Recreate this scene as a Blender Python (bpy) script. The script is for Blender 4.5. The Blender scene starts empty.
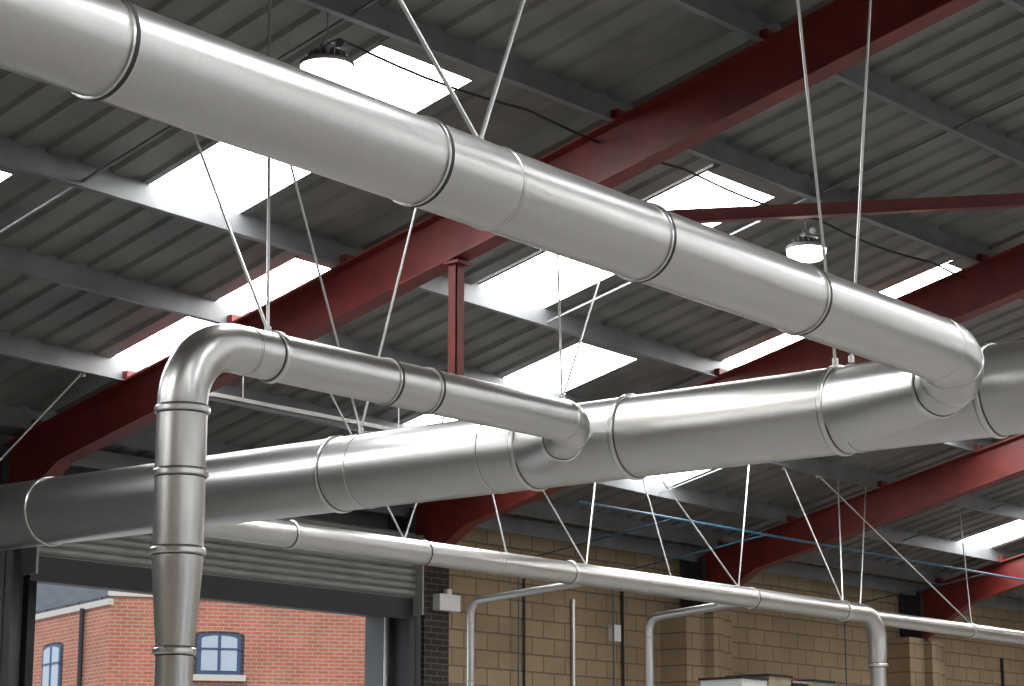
import bpy, bmesh, math, random
from mathutils import Vector, Matrix
random.seed(4)
S=bpy.context.scene
COL=S.collection
S.view_settings.view_transform='Standard'

# ---------------------------------------------------------------- materials
def newmat(name):
    m=bpy.data.materials.new(name); m.use_nodes=True
    nt=m.node_tree; b=nt.nodes['Principled BSDF']
    return m,nt,b
def simple(name,col,rough=.5,metal=0,noise=.0,scale=5,emit=0):
    m,nt,b=newmat(name)
    b.inputs['Roughness'].default_value=rough; b.inputs['Metallic'].default_value=metal
    b.inputs['Base Color'].default_value=(*col,1)
    if noise>0:
        tc=nt.nodes.new('ShaderNodeTexCoord'); n=nt.nodes.new('ShaderNodeTexNoise')
        n.inputs['Scale'].default_value=scale; n.inputs['Detail'].default_value=6
        nt.links.new(tc.outputs['Object'],n.inputs['Vector'])
        r=nt.nodes.new('ShaderNodeValToRGB')
        r.color_ramp.elements[0].position=.3; r.color_ramp.elements[1].position=.7
        r.color_ramp.elements[0].color=(*[c*(1-noise) for c in col],1)
        r.color_ramp.elements[1].color=(*[min(1,c*(1+noise)) for c in col],1)
        nt.links.new(n.outputs['Fac'],r.inputs['Fac']); nt.links.new(r.outputs['Color'],b.inputs['Base Color'])
    if emit>0:
        b.inputs['Emission Color'].default_value=(*col,1); b.inputs['Emission Strength'].default_value=emit
    return m
def galv(name,base=.6,rough=.4):
    m,nt,b=newmat(name); L=nt.links
    b.inputs['Metallic'].default_value=1; b.inputs['Roughness'].default_value=rough
    tc=nt.nodes.new('ShaderNodeTexCoord')
    v=nt.nodes.new('ShaderNodeTexVoronoi'); v.inputs['Scale'].default_value=60
    n=nt.nodes.new('ShaderNodeTexNoise'); n.inputs['Scale'].default_value=1.2; n.inputs['Detail'].default_value=2
    L.new(tc.outputs['Object'],v.inputs['Vector']); L.new(tc.outputs['Object'],n.inputs['Vector'])
    mx=nt.nodes.new('ShaderNodeMixRGB'); mx.blend_type='MIX'; mx.inputs['Fac'].default_value=.6
    L.new(v.outputs['Color'],mx.inputs['Color1']); L.new(n.outputs['Fac'],mx.inputs['Color2'])
    r=nt.nodes.new('ShaderNodeValToRGB'); e=r.color_ramp.elements
    e[0].position=.2;e[1].position=.8
    e[0].color=(base*.95,base*.95,base*.93,1);e[1].color=(base*1.04,base*1.04,base*1.02,1)
    L.new(mx.outputs['Color'],r.inputs['Fac']); L.new(r.outputs['Color'],b.inputs['Base Color'])
    return m
def brick(name,c1,c2,mort,bw,rh,ms,axis='xz',rough=.9,off=.5):
    m,nt,b=newmat(name); L=nt.links
    b.inputs['Roughness'].default_value=rough
    tc=nt.nodes.new('ShaderNodeTexCoord'); sp=nt.nodes.new('ShaderNodeSeparateXYZ'); cb=nt.nodes.new('ShaderNodeCombineXYZ')
    L.new(tc.outputs['Object'],sp.inputs[0]); L.new(sp.outputs['XYZ'.index(axis[0].upper())],cb.inputs[0]); L.new(sp.outputs['XYZ'.index(axis[1].upper())],cb.inputs[1])
    t=nt.nodes.new('ShaderNodeTexBrick'); t.inputs['Scale'].default_value=1
    t.inputs['Brick Width'].default_value=bw;t.inputs['Row Height'].default_value=rh;t.inputs['Mortar Size'].default_value=ms
    t.inputs['Color1'].default_value=(*c1,1);t.inputs['Color2'].default_value=(*c2,1);t.inputs['Mortar'].default_value=(*mort,1)
    t.offset=off; L.new(cb.outputs[0],t.inputs['Vector'])
    n=nt.nodes.new('ShaderNodeTexNoise'); n.inputs['Scale'].default_value=1.3; n.inputs['Detail'].default_value=5
    L.new(tc.outputs['Object'],n.inputs['Vector'])
    mx=nt.nodes.new('ShaderNodeMixRGB'); mx.blend_type='MULTIPLY'; mx.inputs['Fac'].default_value=.45
    L.new(t.outputs['Color'],mx.inputs['Color1']); L.new(n.outputs['Fac'],mx.inputs['Color2']); L.new(mx.outputs['Color'],b.inputs['Base Color'])
    bp=nt.nodes.new('ShaderNodeBump'); bp.inputs['Strength'].default_value=.4; bp.inputs['Distance'].default_value=.01; bp.invert=True
    L.new(t.outputs['Fac'],bp.inputs['Height']); L.new(bp.outputs[0],b.inputs['Normal'])
    return m
M_galv=galv('galvanised_duct',.615,.345)
M_galv2=galv('galvanised_band',.72,.28)
M_dark=simple('joint_gap',(.03,.03,.03),.6)
M_rod=simple('zinc_rod',(.58,.59,.58),.4,.85)
M_roof=simple('roof_sheet_grey',(.15,.149,.142),.5,.0,.3,1.2)
M_purl=simple('purlin_galv_grey',(.165,.172,.177),.5,.1,.2,3)
M_red=simple('red_oxide_steel',(.135,.013,.009),.5,0,.3,4)
M_light=simple('rooflight_grp',(.985,.993,1),.5,0,emit=12.5)
M_conc=simple('concrete_floor',(.27,.26,.245),.6,0,.15,.8)
M_block=brick('blockwork',(.42,.31,.19),(.36,.26,.155),(.2,.15,.1),.45,.225,.012)
M_dbrick=brick('dark_brick',(.05,.035,.035),(.035,.028,.03),(.12,.11,.1),.225,.075,.008)
M_rbrick=brick('red_brick',(.50,.16,.09),(.40,.12,.075),(.42,.33,.27),.225,.075,.01)
M_clad=simple('wall_cladding',(.12,.12,.12),.6,0,.15,2)
M_shut=simple('shutter_grey',(.2,.2,.19),.45,.3,.15,4)
M_black=simple('black_rubber',(.012,.012,.014),.6)
M_col=simple('column_charcoal',(.035,.033,.035),.6)
M_white=simple('white_plastic',(.75,.75,.73),.4)
M_navy=simple('navy_window_frame',(.03,.06,.13),.5)
M_card=simple('cardboard_box',(.36,.30,.22),.8,0,.15,6)
M_slate=brick('slate_tiles',(.085,.095,.115),(.06,.065,.085),(.02,.02,.03),.35,.25,.015,'xy',.9)
M_glass=simple('window_glass',(.30,.36,.42),.15)
M_blue=simple('air_pipe_blue',(.03,.11,.18),.5)
M_lamp=simple('lamp_diffuser',(1,.95,.85),.4,emit=6)
M_lampb=simple('lamp_housing',(.22,.22,.22),.4,.6)
M_yard=simple('yard_concrete',(.35,.34,.32),.9,0,.1,.5)
M_cap=simple('stone_coping',(.45,.42,.38),.9)

# ---------------------------------------------------------------- mesh helpers
def finish(bm,name,mats,smooth=True,ang=35,loc=(0,0,0),rotz=0,parent=None):
    me=bpy.data.meshes.new(name)
    bmesh.ops.recalc_face_normals(bm,faces=bm.faces[:])
    if smooth:
        for f in bm.faces: f.smooth=True
        for e in bm.edges:
            if len(e.link_faces)==2 and e.calc_face_angle(0)>math.radians(ang): e.smooth=False
    bm.to_mesh(me); bm.free()
    for m in mats: me.materials.append(m)
    o=bpy.data.objects.new(name,me); COL.objects.link(o)
    o.location=loc; o.rotation_euler[2]=rotz
    if parent: o.parent=parent
    return o
def hexa(bm,v,mi=0):
    v=[bm.verts.new(c) for c in v]
    for q in ((0,1,2,3),(7,6,5,4),(0,4,5,1),(1,5,6,2),(2,6,7,3),(3,7,4,0)):
        f=bm.faces.new([v[i] for i in q]); f.material_index=mi
def box(bm,x0,x1,y0,y1,z0,z1,mi=0):
    hexa(bm,[(x0,y0,z0),(x1,y0,z0),(x1,y1,z0),(x0,y1,z0),(x0,y0,z1),(x1,y0,z1),(x1,y1,z1),(x0,y1,z1)],mi)
def beam(bm,a,b,w,h,mi=0,up=Vector((0,0,1))):
    a=Vector(a);b=Vector(b);d=(b-a).normalized();s=d.cross(up).normalized();u=s.cross(d)
    v=[]
    for p in (a,b):
        for sx,sz in ((-1,-1),(1,-1),(1,1),(-1,1)): v.append(p+s*sx*w/2+u*sz*h/2)
    hexa(bm,v,mi)
def tube(bm,pts,rad,seg=40,mi=0,cap=True):
    pts=[Vector(p) for p in pts]
    if not isinstance(rad,(list,tuple)): rad=[rad]*len(pts)
    t=(pts[1]-pts[0]).normalized()
    ref=Vector((0,0,1)) if abs(t.z)<.9 else Vector((1,0,0))
    n=(ref-t*ref.dot(t)).normalized(); rings=[]
    for i,p in enumerate(pts):
        if i==0: tt=pts[1]-pts[0]
        elif i==len(pts)-1: tt=pts[-1]-pts[-2]
        else: tt=(pts[i+1]-p).normalized()+(p-pts[i-1]).normalized()
        tt.normalize(); n=(n-tt*n.dot(tt)).normalized(); b=tt.cross(n)
        rings.append([bm.verts.new(p+(n*math.cos(2*math.pi*k/seg)+b*math.sin(2*math.pi*k/seg))*rad[i]) for k in range(seg)])
    for a,c in zip(rings,rings[1:]):
        for k in range(seg):
            f=bm.faces.new((a[k],a[(k+1)%seg],c[(k+1)%seg],c[k])); f.material_index=mi
    if cap:
        for r in (rings[0],rings[-1]):
            f=bm.faces.new(r); f.material_index=mi
def ring(bm,p,d,r,kind='clamp',seg=48):
    p=Vector(p);d=Vector(d).normalized()
    if kind=='clamp':
        tube(bm,[p-d*.022,p-d*.020,p-d*.012,p+d*.012,p+d*.020,p+d*.022],[r+.001,r+.010,r+.016,r+.016,r+.010,r+.001],seg,1)
        for s in (-1,1): tube(bm,[p+d*s*.022,p+d*s*.028],[r+.003]*2,seg,2)
    elif kind=='dark':
        tube(bm,[p-d*.022,p-d*.020,p-d*.009,p-d*.008],[r,r+.010,r+.011,r],seg,1)
        tube(bm,[p-d*.008,p-d*.007,p+d*.013,p+d*.014],[r,r+.012,r+.012,r],seg,2)
        tube(bm,[p+d*.014,p+d*.015,p+d*.024,p+d*.026],[r,r+.007,r+.006,r],seg,1)
    else:
        tube(bm,[p-d*.008,p-d*.004,p+d*.004,p+d*.008],[r,r+.005,r+.005,r],seg,1)
        tube(bm,[p+d*.008,p+d*.012],[r+.0015]*2,seg,2)
def arc(c,a0,a1,R,u,v,n=14):
    c=Vector(c);u=Vector(u);v=Vector(v)
    return [c+u*R*math.cos(a0+(a1-a0)*i/n)+v*R*math.sin(a0+(a1-a0)*i/n) for i in range(n+1)]
def bez(p0,p1,p2,p3,n=12):
    P=[Vector(p) for p in (p0,p1,p2,p3)]; o=[]
    for i in range(n+1):
        t=i/n; o.append(P[0]*(1-t)**3+P[1]*3*t*(1-t)**2+P[2]*3*t*t*(1-t)+P[3]*t**3)
    return o
HP=math.pi/2

# ---------------------------------------------------------------- roof geometry
RY=2.0
def zr(y): return 9.6-.231*(y if y>=RY else 2*RY-y)
def sk(x,y):   # lower purlins run very slightly out of square
    if y<10.49: return y
    wgt=min(1,(y-10.49)/2.9) if y<16.3 else max(0,(18.6-y)/2.3)
    return y+.035*(min(max(x,10),24)-10)*wgt
YN=18.6; YS=2*RY-YN
XW=-9.0; XE=46.0
pury=[9.04+1.45*k for k in range(-4,7)]
A0,A1,B0,B1=10.83,13.45,13.75,16.35
RL=[]
for k in range(-4,9):
    if k!=-1: RL.append((11.4+4.25*k,12.43+4.25*k,A0,A1))
    if k!=3: RL.append((13.55+4.25*k,14.58+4.25*k,B0,B1))
    RL.append((13.55+4.25*k,14.58+4.25*k,3.24,6.14))  # row near the ridge, out of view, added only to light the hall
RLs=[(a,b,2*RY-d,2*RY-c) for a,b,c,d in RL]
RLall=[r for r in RL+RLs if r[0]>XW+.3 and r[1]<XE-.3]
PITCH=1/3
def sheet(bm,x0,x1,y0,y1,mi,dz=.2):
    xs=[]; k=math.floor(x0/PITCH)
    while k*PITCH<x1:
        b=k*PITCH
        for dx,h in ((0,0),(.19,0),(.22,.035),(.305,.035)): xs.append((b+dx,h))
        k+=1
    xs=[(x,h) for x,h in xs if x0<x<x1]
    def hh(x):
        d=(x/PITCH-math.floor(x/PITCH+1e-9))*PITCH
        return 0 if d<.19 else ((d-.19)/.03*.035 if d<.22 else (.035 if d<.305 else max(0,(PITCH-d)/.028*.035)))
    xs=[(x0,hh(x0))]+xs+[(x1,hh(x1))]
    pa=None
    for x,h in xs:
        ya,yb=sk(x,y0),sk(x,y1)
        c=(bm.verts.new((x,ya,zr(ya)+dz+h)),bm.verts.new((x,yb,zr(yb)+dz+h)))
        if pa:
            f=bm.faces.new((pa[0],c[0],c[1],pa[1])); f.material_index=mi
        pa=c
bm=bmesh.new()
def row(y0,y1):
    cuts=sorted([r for r in RLall if r[2]<=y0+1e-6 and r[3]>=y1-1e-6])
    x=XW
    for r in cuts:
        sheet(bm,x,r[0],y0,y1,0); x=r[1]
    sheet(bm,x,XE,y0,y1,0)
ys=[YS-.3,4-B1,4-B0,4-A1,4-A0,4-6.14,4-3.24,RY,3.24,6.14,A0,A1,B0,B1,YN+.3]
for a,b in zip(ys,ys[1:]): row(a,b)
hexa(bm,[(XW,RY-.3,zr(RY-.3)+.24),(XE,RY-.3,zr(RY-.3)+.24),(XE,RY,zr(RY)+.24),(XW,RY,zr(RY)+.24),(XW,RY-.3,zr(RY-.3)+.26),(XE,RY-.3,zr(RY-.3)+.26),(XE,RY,zr(RY)+.26),(XW,RY,zr(RY)+.26)])
# flat trim strips across the lap of each rooflight
for r in RL:
    if r[2]>10 and XW+.3<r[0] and r[1]<XE-.3:
        x0,x1=r[0]-.05,r[1]+.05
        a,b=sk(x0,r[2]),sk(x1,r[2])
        hexa(bm,[(x0,a-.2,zr(a-.2)+.185),(x1,b-.2,zr(b-.2)+.185),(x1,b+.02,zr(b+.02)+.185),(x0,a+.02,zr(a+.02)+.185),
                 (x0,a-.2,zr(a-.2)+.195),(x1,b-.2,zr(b-.2)+.195),(x1,b+.02,zr(b+.02)+.195),(x0,a+.02,zr(a+.02)+.195)])
finish(bm,'ceiling',[M_roof],smooth=False)
for r in RLall:
    b2=bmesh.new(); sheet(b2,*r,0,.2); finish(b2,'rooflight',[M_light],smooth=False)
# purlins (Z sections)
bm=bmesh.new()
def strip(p,d0,d1,h0,h1):
    s=1 if p>RY else -1
    xs=[XW,10,24,XE]
    for xa,xb in zip(xs,xs[1:]):
        a=sk(xa,p) if s>0 else p; b=sk(xb,p) if s>0 else p
        hexa(bm,[(xa,a+d0,zr(a)+h0),(xb,b+d0,zr(b)+h0),(xb,b+d1,zr(b)+h0),(xa,a+d1,zr(a)+h0),(xa,a+d0,zr(a)+h1),(xb,b+d0,zr(b)+h1),(xb,b+d1,zr(b)+h1),(xa,a+d1,zr(a)+h1)])
for p in pury+[2*RY-p for p in pury]+[RY+.15,RY-.15]:
    s=1 if p>RY else -1
    strip(p,-.004,.004,0,.234)
    strip(p,*((-.065,0) if s>0 else (0,.065)),0,.008)
    strip(p,*((0,.065) if s>0 else (-.065,0)),.19,.198)
box(bm,XW,XE,18.3,18.37,zr(18.35)-.05,zr(18.35)+.15)
for xm in (4.65,10.7,16.72,22.8,28.9,34.9,40.9):
    for q0,q1 in zip(pury,pury[1:]):
        a,b=sk(xm,q0),sk(xm,q1)
        beam(bm,(xm,a,zr(a)+.06),(xm,b,zr(b)+.06),.018,.018)
finish(bm,'roof_purlins',[M_purl],smooth=False)

# ---------------------------------------------------------------- portal frames
FX=[1.65,7.7,13.75,19.8,25.85,31.9,37.95,44.0,-4.4]
def frame(x):
    bm=bmesh.new(); D=.47; W=.19; T=.02
    for sg in (1,-1):
        def Y(y): return y if sg>0 else 2*RY-y
        st=[(RY,D+.25),(RY+1.6,D),(17.3,D),(18.2,.8)]
        for (ya,da),(yb,db) in zip(st,st[1:]):
            za,zb=zr(ya),zr(yb)
            for (xo0,xo1,ta,tb,ba,bb) in ((x-W/2,x+W/2,0,0,T,T),(x-W/2,x+W/2,da-T,db-T,da,db),(x-.006,x+.006,T,T,da-T,db-T)):
                hexa(bm,((xo0,Y(ya),za-ta),(xo1,Y(ya),za-ta),(xo1,Y(yb),zb-tb),(xo0,Y(yb),zb-tb),(xo0,Y(ya),za-ba),(xo1,Y(ya),za-ba),(xo1,Y(yb),zb-bb),(xo0,Y(yb),zb-bb)))
        for yc in pury:
            if sg>0:
                yy=sk(x,yc); box(bm,x-.07,x+.07,yy-.08,yy-.01,zr(yy),zr(yy)+.1)
        ya,yb=sorted((Y(18.18),Y(18.55))); zt=zr(18.3)
        for a,b in ((ya,ya+.02),(yb-.02,yb)): box(bm,x-W/2,x+W/2,a,b,0,zt,1)
        box(bm,x-.006,x+.006,ya,yb,0,zt,1)
    return finish(bm,'portal_frame',[M_red,M_col],smooth=False)
for x in FX: frame(x)
bm=bmesh.new()
box(bm,13.70,13.80,12.15,12.16,5.25,6.31); box(bm,13.70,13.71,12.15,12.24,5.25,6.31); box(bm,13.66,13.84,12.1,12.26,6.28,6.305)
finish(bm,'steel_post',[M_red],smooth=False)
bm=bmesh.new()
def rb(a,b,h=.12):
    A=Vector((a[0],a[1],zr(a[1])-.16));B=Vector((b[0],b[1],zr(b[1])-.16))
    beam(bm,A,B,.012,h); beam(bm,A+Vector((0,0,-h/2)),B+Vector((0,0,-h/2)),.1,.012)
rb((13.77,12.2),(19.78,8.25))
finish(bm,'roof_brace',[M_red],smooth=False)

# ---------------------------------------------------------------- shell
bm=bmesh.new(); box(bm,XW-.3,XE+.3,YS-.3,YN+.3,-.2,0); finish(bm,'floor',[M_conc],smooth=False)
DX0,DX1,DZ=14.4,19.68,4.13
bm=bmesh.new()
ze=zr(YN)+.15
box(bm,XW,DX0,YN,YN+.3,0,ze,1); box(bm,20.8,XE,YN,YN+.3,0,ze,0); box(bm,DX1,20.35,YN,YN+.3,0,ze,1); box(bm,20.35,20.8,YN-.06,YN+.3,0,ze,2)
box(bm,DX0,DX1,YN,YN+.3,DZ,ze,1)
for cx in (25.85,31.9,37.95):
    box(bm,cx-.55,cx-.11,18.15,YN,0,4.6,0); box(bm,cx+.11,cx+.55,18.15,YN,0,4.6,0)
    box(bm,cx-.11,cx+.11,18.0,18.17,0,4.55,0)
finish(bm,'wall_north',[M_block,M_clad,M_dbrick],smooth=False)
bm=bmesh.new()
box(bm,XW,8,YS-.3,YS,0,ze,0); box(bm,14,24,YS-.3,YS,0,ze,0); box(bm,30,XE,YS-.3,YS,0,ze,0)
box(bm,8,14,YS-.3,YS,4.6,ze,0);box(bm,24,30,YS-.3,YS,4.6,ze,0)  # unseen door openings, added to let daylight in from behind
finish(bm,'wall_south',[M_block],smooth=False)
M_blocky=brick('blockwork_gable',(.42,.31,.19),(.36,.26,.155),(.2,.15,.1),.45,.225,.012,'yz')
for nm,xa,xb in (('wall_west',XW-.3,XW),('wall_east',XE,XE+.3)):
    bm=bmesh.new()
    pr=[(YS-.3,0),(YN+.3,0),(YN+.3,zr(YN+.3)+.2),(RY,zr(RY)+.2),(YS-.3,zr(YS-.3)+.2)]
    a=[bm.verts.new((xa,*p)) for p in pr]; b=[bm.verts.new((xb,*p)) for p in pr]
    bm.faces.new(a); bm.faces.new(b[::-1])
    for i in range(5): bm.faces.new((a[i],a[(i+1)%5],b[(i+1)%5],b[i]))
    finish(bm,nm,[M_blocky],smooth=False)
# roller shutter
bm=bmesh.new()
for i in range(9):
    z0=4.32+i*.085
    tube(bm,[(14.0,18.1,z0+.04),(19.66,18.1,z0+.04)],.048,10,0)
box(bm,14.0,19.66,18.1,18.14,4.3,5.0,0)
for xx in (13.95,19.66): box(bm,xx,xx+.03,17.95,18.2,4.1,5.05,0)
box(bm,14.0,19.66,18.1,18.16,4.05,4.3,1)
box(bm,14.3,14.4,18.5,18.59,0,4.15,1)
box(bm,DX1,DX1+.1,18.57,18.59,0,4.15,2)
finish(bm,'door_1',[M_shut,M_black,M_white])

# ---------------------------------------------------------------- ducts
GM=[M_galv,M_galv2,M_dark]
def mx(y): return 12.78+.0415*(17-y)
bm=bmesh.new(); RM=.305; zM=4.45
P0=(mx(18.55),18.55,zM);P1=(mx(1.5),1.5,zM); dM=Vector(P1)-Vector(P0)
tube(bm,[P0,P1],RM,64)
for y,k in ((16.3,'clamp'),(12.75,'clamp'),(12.45,'seam'),(11.1,'seam'),(10.75,'clamp'),(9.83,'clamp'),(8.08,'clamp'),(7.96,'seam'),(6.92,'clamp'),(5.2,'clamp')):
    ring(bm,(mx(y),y,zM),dM,RM,k,64)
tube(bm,[(mx(18.56),18.56,zM),(mx(18.5),18.5,zM)],RM+.06,48,1)
finish(bm,'main_extraction_duct',GM)
# upper duct
bm=bmesh.new(); RT=.2; zT=4.555
def ty(x): return 6.5+.0438*(x-5.45)
a=Vector((-1.0,ty(-1.0),zT)); e0=Vector((12.25,ty(12.25),zT)); dT=(e0-a).normalized()
j=Vector((12.68,7.06,4.42)); k2=Vector((13.1,7.95,4.45)); dk=(k2-j).normalized()
el=bez(e0,e0+dT*.26,j-dk*.19,j,14)
tube(bm,[a,e0]+el[1:],RT,56)
ring(bm,el[5],el[6]-el[4],RT,'seam',56); ring(bm,el[10],el[11]-el[9],RT,'seam',56)
tube(bm,[j,j+dk*.12,k2],[RT,RT+.01,RT+.08],56)
for x,k in ((1.6,'dark'),(3.4,'dark'),(5.24,'dark'),(7.14,'dark'),(7.68,'seam'),(8.93,'dark'),(10.52,'dark'),(12.2,'seam')):
    ring(bm,(x,ty(x),zT),dT,RT,k,56)
ring(bm,j,dk,RT,'clamp',56)
finish(bm,'ventilation_duct',GM)
# branch duct with downpipe
bm=bmesh.new(); RS=.15; zS=4.47; yS=9.88; xV=8.70; RE=.4
e0=Vector((12.3,yS,zS)); j=Vector((12.56,10.1,4.39)); k2=Vector((13.0,10.75,4.43)); dk=(k2-j).normalized()
bz=bez(e0,e0+Vector((.15,0,0)),j-dk*.12,j,12)
tube(bm,[(xV,yS,1.2),(xV,yS,2.60),(xV,yS,2.63),(xV,yS,3.10),(xV,yS,3.14),(xV,yS,zS-RE)]+arc((xV+RE,yS,zS-RE),math.pi,HP,RE,(1,0,0),(0,0,1))[1:]+[e0]+bz[1:],
     [.11,.11,.112,.148,RS,RS]+[RS]*14+[RS]+[RS]*12,48)
ring(bm,bz[6],bz[7]-bz[5],RS,'seam')
tube(bm,[j,j+dk*.1,k2],[RS,RS+.01,RS+.07],48)
for z,k,r in ((4.03,'clamp',RS),(3.65,'clamp',RS),(3.19,'clamp',RS),(2.61,'clamp',.112)): ring(bm,(xV,yS,z),(0,0,1),r,k)
for x,k in ((9.2,'seam'),(9.42,'clamp'),(10.45,'dark'),(10.85,'dark'),(12.3,'seam')): ring(bm,(x,yS,zS),(1,0,0),RS,k)
ring(bm,j,dk,RS,'clamp')
finish(bm,'ventilation_duct',GM)
# lower duct
bm=bmesh.new(); RL_=.118; yL=14.7; zL=4.25; xD=24.6
tube(bm,[(12.95,yL,zL),(xD-.35,yL,zL)]+arc((xD-.35,yL,zL-.35),HP,0,.35,(1,0,0),(0,0,1))[1:]+[(xD,yL,3.75),(xD,yL,3.6),(xD,yL,0)],[RL_]*16+[RL_,.1,.1],40)
for x,k in ((14.3,'clamp'),(16.1,'dark'),(17.2,'seam'),(18.4,'clamp'),(19.7,'seam'),(21.8,'dark'),(23.8,'clamp')): ring(bm,(x,yL,zL),(1,0,0),RL_,k,32)
ring(bm,(xD,yL,3.62),(0,0,1),.11,'clamp',32)
tube(bm,[(xD-.3,yL,zL-.03),(36,yL,zL-.05)],.092,32)
for x in (27,29.5,32): ring(bm,(x,yL,zL-.035),(1,0,0),.092,'clamp',32)
for x,y,r in ((18.8,16.43,.042),(21.67,16.1,.05)):
    tube(bm,[(x,yL,4.2),(x,y-.15,4.1)]+arc((x,y-.15,3.95),HP,0,.15,(0,1,0),(0,0,1),8)[1:]+[(x,y,0)],r,20)
    for q in ((x,y,3.2),(x,y,3.85)): ring(bm,q,(0,0,1),r,'seam',20)
finish(bm,'ventilation_duct',GM)

# woodworking machine beneath the downpipe
bm=bmesh.new()
box(bm,8.25,9.15,9.5,10.25,0,.75); box(bm,7.8,9.6,9.55,10.2,.75,.83,1); box(bm,8.4,9.0,9.6,10.15,.83,1.1)
tube(bm,[(xV,yS,1.1),(xV,yS,1.2)],[.2,.11],24,1)
finish(bm,'planer_machine',[M_shut,M_galv2],smooth=False)

# ---------------------------------------------------------------- hangers
def hanger(b,tops,r=.0105):
    bm=bmesh.new()
    for (x,y) in tops:
        yy=sk(x,y)
        tube(bm,[b,(x,yy,zr(yy)+.02)],r,8)
        tube(bm,[(x,yy,zr(yy)-.03),(x,yy,zr(yy))],.02,6)
    tube(bm,[(b[0],b[1],b[2]-.02),(b[0],b[1],b[2]+.025)],.022,8)
    finish(bm,'duct_hanger',[M_rod])
hanger((12.98,12.55,4.79),[(11.46,11.94),(13.1,11.94)])
hanger((13.0,10.45,4.79),[(14.9,11.94),(15.7,11.94)],.009)
hanger((12.77,17.4,4.79),[(13.2,16.29)])
hanger((13.12,8.10,4.79),[(11.85,7.59)]); hanger((13.12,7.97,4.79),[(13.0,7.59)])
hanger((7.60,6.60,4.76),[(6.05,7.59),(9.8,7.59)],.012)
hanger((5.24,6.5,4.76),[(4.9,6.14),(5.9,6.14)])
hanger((9.38,9.88,4.63),[(10.4,11.94),(9.9,10.49)])
for x,ts in ((15.89,(14.75,17.0)),(18.75,(17.5,19.6)),(21.61,(20.0,22.7)),(23.89,(23.5,24.8)),(24.3,(25.5,)),(27.14,(24.3,28.0)),(20.29,(20.1,)),(17.43,(17.2,))):
    hanger((x,14.75,4.36 if x<25 else 4.31),[(t,14.84) for t in ts],.0095)

# ---------------------------------------------------------------- lamps
def lamp(x,y,z):
    e=bpy.data.objects.new('high_bay_lamp',None); COL.objects.link(e); e.location=(x,y,z)
    bm=bmesh.new()
    tube(bm,[(0,0,.01),(0,0,.03),(0,0,.05),(0,0,.06)],[.19,.195,.175,.06],32,0)
    for i in range(16):
        a=i*math.pi/8; beam(bm,(.05*math.cos(a),.05*math.sin(a),.1),(.13*math.cos(a),.13*math.sin(a),.08),.006,.06)
    tube(bm,[(0,0,.05),(0,0,.16)],.055,20,0)
    tube(bm,[(-.1,0,.06),(-.1,0,.1),(-.03,0,.2),(.03,0,.2),(.1,0,.1),(.1,0,.06)],.006,8,0)
    tube(bm,[(0,0,.2),(0,0,zr(y)-z+.0)],.006,8,0)
    tube(bm,[(.12,0,.22),(.18,.02,.22)],.035,12,0)
    finish(bm,'housing',[M_lampb],parent=e)
    bm=bmesh.new(); tube(bm,[(0,0,-.085),(0,0,-.078),(0,0,-.05),(0,0,.012)],[.10,.145,.175,.185],32)
    finish(bm,'diffuser',[M_lamp],parent=e)
    li=bpy.data.lights.new('lamp_light','AREA'); li.shape='DISK'; li.size=.3; li.energy=45; li.color=(1,.95,.85)
    lo=bpy.data.objects.new('lamp_light',li); COL.objects.link(lo); lo.parent=e; lo.location=(0,0,-.1)
for p in ((10.46,10.49,6.77),(17.05,10.8,6.83),(4.0,10.5,6.8),(24,10.49,6.78),(4,-5,7),(11,-5,7),(17,-5,7),(24,-5,7),(31,-2,7),(31,10.49,6.8)): lamp(*p)  # lamps beyond the pair in view are added, unseen, to raise the light

# ---------------------------------------------------------------- cables / pipes
bm=bmesh.new()
pts=[(10.5,10.52,6.97)]
for i in range(80):
    x=10.75+i*.3; pts.append((x,10.66,zr(10.66)-.03-.05*abs(math.sin(i*.45))))
tube(bm,pts,.011,6)
finish(bm,'electrical_cable',[M_black])
bm=bmesh.new()
tube(bm,[(20.2,16.0,5.33),(37,16.0,5.33)],.017,10)
for x in (22.1,24.1,30): tube(bm,[(x,16.0,5.33),(x,18.5,5.0),(x,18.5,1)],.012,8)
finish(bm,'compressed_air_pipe',[M_blue])
bm=bmesh.new()
box(bm,13.9,19.65,15.53,15.68,5.6,5.61); box(bm,13.9,19.65,15.53,15.535,5.6,5.65); box(bm,13.9,19.65,15.675,15.68,5.6,5.65)
for x in (14.5,16.7,19.0): tube(bm,[(x,15.6,5.6),(x,15.6,zr(15.6)+.15)],.008,6)
finish(bm,'cable_tray',[M_galv2],smooth=False)
bm=bmesh.new()
tube(bm,[(24.4,18.57,4.9),(24.4,18.57,0)],.02,8);tube(bm,[(22.3,18.57,5.0),(22.3,18.57,0)],.015,8)
for z in (3.35,3.2): tube(bm,[(33,18.57,z),(37.2,18.57,z)],.02,8)
tube(bm,[(35.2,18.57,4.5),(35.2,18.57,0)],.025,8);tube(bm,[(36.1,18.57,4.5),(36.1,18.57,0)],.02,8)
finish(bm,'wall_conduit',[M_black])
bm=bmesh.new(); tube(bm,[(23.3,18.56,4.6),(23.3,18.56,0)],.03,12); finish(bm,'wall_pipe',[M_galv2])
bm=bmesh.new(); box(bm,24.12,24.27,18.5,18.6,4.1,4.32); finish(bm,'alarm_sounder',[M_white],smooth=False)
bm=bmesh.new(); box(bm,20.5,20.88,18.42,18.54,4.25,4.45); box(bm,20.66,20.74,18.44,18.5,4.45,4.52); finish(bm,'emergency_light',[M_white],smooth=False)
e=bpy.data.objects.new('storage_rack',None); COL.objects.link(e)
bm=bmesh.new()
for x in (22.9,24.4,25.9):
    for y in (15.6,16.4): box(bm,x-.04,x+.04,y-.04,y+.04,0,3.2)
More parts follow.
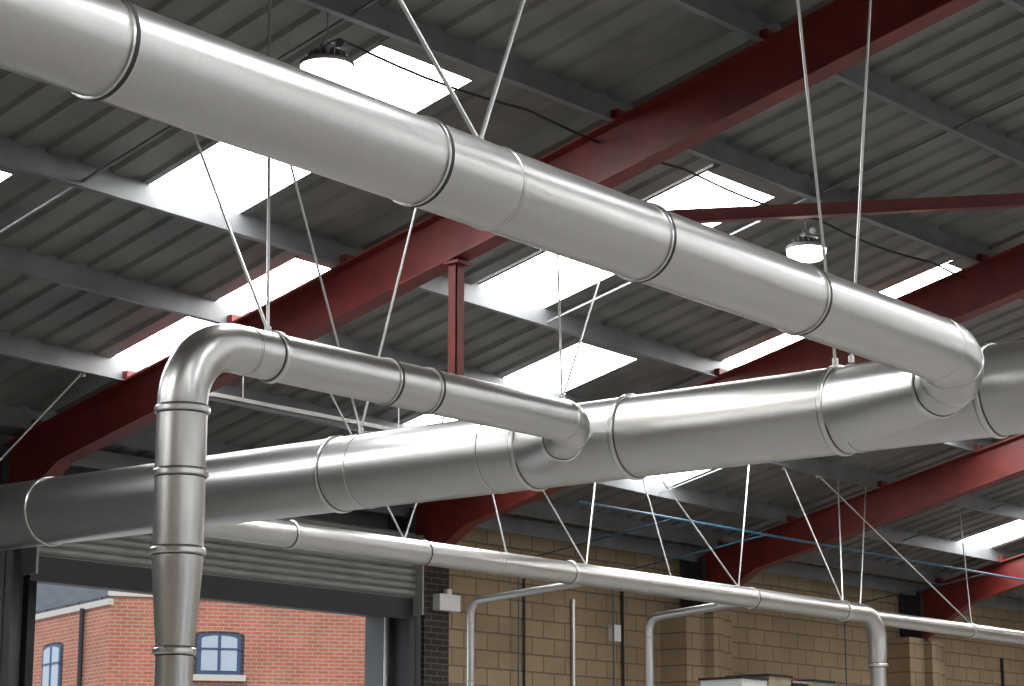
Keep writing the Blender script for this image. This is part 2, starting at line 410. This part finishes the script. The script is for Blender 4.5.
for z in (1.2,2.2,3.15):
    for y in (15.6,16.4): box(bm,22.9,25.9,y-.025,y+.025,z-.06,z+.06)
    box(bm,22.9,25.9,15.6,16.4,z+.05,z+.07)
finish(bm,'frame',[M_shut],smooth=False,parent=e)
bm=bmesh.new()
for i,(x0,x1,h,mi) in enumerate(((23.0,23.55,.2,1),(23.6,24.1,.26,0),(24.15,24.5,.2,2),(24.55,25.1,.24,0),(25.15,25.8,.17,1))):
    box(bm,x0,x1,15.68,16.3,3.222,3.22+h,mi); box(bm,x0-.02,x1+.02,15.66,16.32,3.22+h,3.25+h,2 if mi!=2 else 0)
finish(bm,'stock_boxes',[M_card,M_white,M_black],smooth=False,parent=e)

# ---------------------------------------------------------------- outside
w=math.radians(40.1);cy,sy=math.cos(w),math.sin(w)
F=Vector((cy,sy,0));Rr=Vector((sy,-cy,0))
def W(r,fw): return F*fw+Rr*r
def facade(name,A,B,h,wins,extra=None):
    d=(B-A);L=d.length;rz=math.atan2(d.y,d.x)
    bm=bmesh.new(); box(bm,0,L,0,.3,0,h,0); box(bm,-.02,L+.02,-.05,.35,h-.02,h+.1,1)
    for (x,w,z0,z1) in wins:
        r=w/2; n=10
        def shape(g,y,mi):
            pts=[(x-r+g,z0+g),(x+r-g,z0+g)]+[(x+(r-g)*math.cos(math.pi*i/n),z1-.16*r-g*.6+.16*r*math.sin(math.pi*i/n)) for i in range(n+1)]
            a=[bm.verts.new((p[0],y,p[1])) for p in pts]; b=[bm.verts.new((p[0],.02,p[1])) for p in pts]
            fc=bm.faces.new(a);fc.material_index=mi
            for i in range(len(a)):
                q=bm.faces.new((a[i],a[(i+1)%len(a)],b[(i+1)%len(a)],b[i]));q.material_index=mi
        shape(-.07,-.01,4); shape(0,-.03,2); shape(.08,-.045,3)
        box(bm,x-.03,x+.03,-.06,-.03,z0,z1-.05,2); box(bm,x-r,x+r,-.06,-.03,z0+(z1-z0)*.62-.02,z0+(z1-z0)*.62+.02,2)
        box(bm,x-r-.1,x+r+.1,-.1,0,z0-.12,z0,1)
    if extra is not None: tube(bm,[(extra,-.08,0),(extra,-.08,h)],.05,10,5)
    return finish(bm,name,[M_rbrick,M_cap,M_navy,M_glass,M_dbrick,M_black],smooth=False,loc=A,rotz=rz)
C0=W(-7.9,44); C1=W(0.5,46.4); CL=W(-12.5,51.2)
facade('brick_building',C0,C1,6.12,[(2.17,.87,4.6,5.42),(6.4,.87,4.6,5.42)])
facade('brick_building',CL,C0,5.95,[(5.6,1.0,4.3,5.35),(2.3,1.0,4.3,5.35)],7.3)
nin=(Rr*.838+F*.545)
dl=(C0-CL).normalized()
bm=bmesh.new()
q=[CL-dl*2,C0,C0+nin*3.2,CL-dl*6+nin*3.2]
zz=[6.02,6.02,7.7,7.7]
v=[(p.x,p.y,z) for p,z in zip(q,zz)]+[(p.x,p.y,z+.1) for p,z in zip(q,zz)]
hexa(bm,v)
finish(bm,'slate_roof',[M_slate],smooth=False)
bm=bmesh.new(); box(bm,-40,90,YN+.3,90,-.25,-.02); finish(bm,'ground',[M_yard],smooth=False)

# ---------------------------------------------------------------- light
w_=bpy.data.worlds.new('World'); S.world=w_; w_.use_nodes=True
bg=w_.node_tree.nodes['Background']; bg.inputs[0].default_value=(.80,.89,1,1); bg.inputs[1].default_value=1.5
sn=bpy.data.lights.new('sun','SUN'); sn.energy=2.3; sn.angle=.05; sn.color=(1,.95,.87)
so=bpy.data.objects.new('sun',sn); COL.objects.link(so); so.location=(0,0,30)
sd=Vector((.75,.45,-.75)); so.rotation_euler=sd.to_track_quat('-Z','Y').to_euler()

cam=bpy.data.cameras.new('camera'); co=bpy.data.objects.new('camera',cam); COL.objects.link(co)
co.location=(0,0,1.6); co.rotation_euler=(math.radians(90+12.3),0,math.radians(40.1-90)); cam.lens=2234*36/1024; cam.sensor_width=36
cam.clip_end=500
S.camera=co
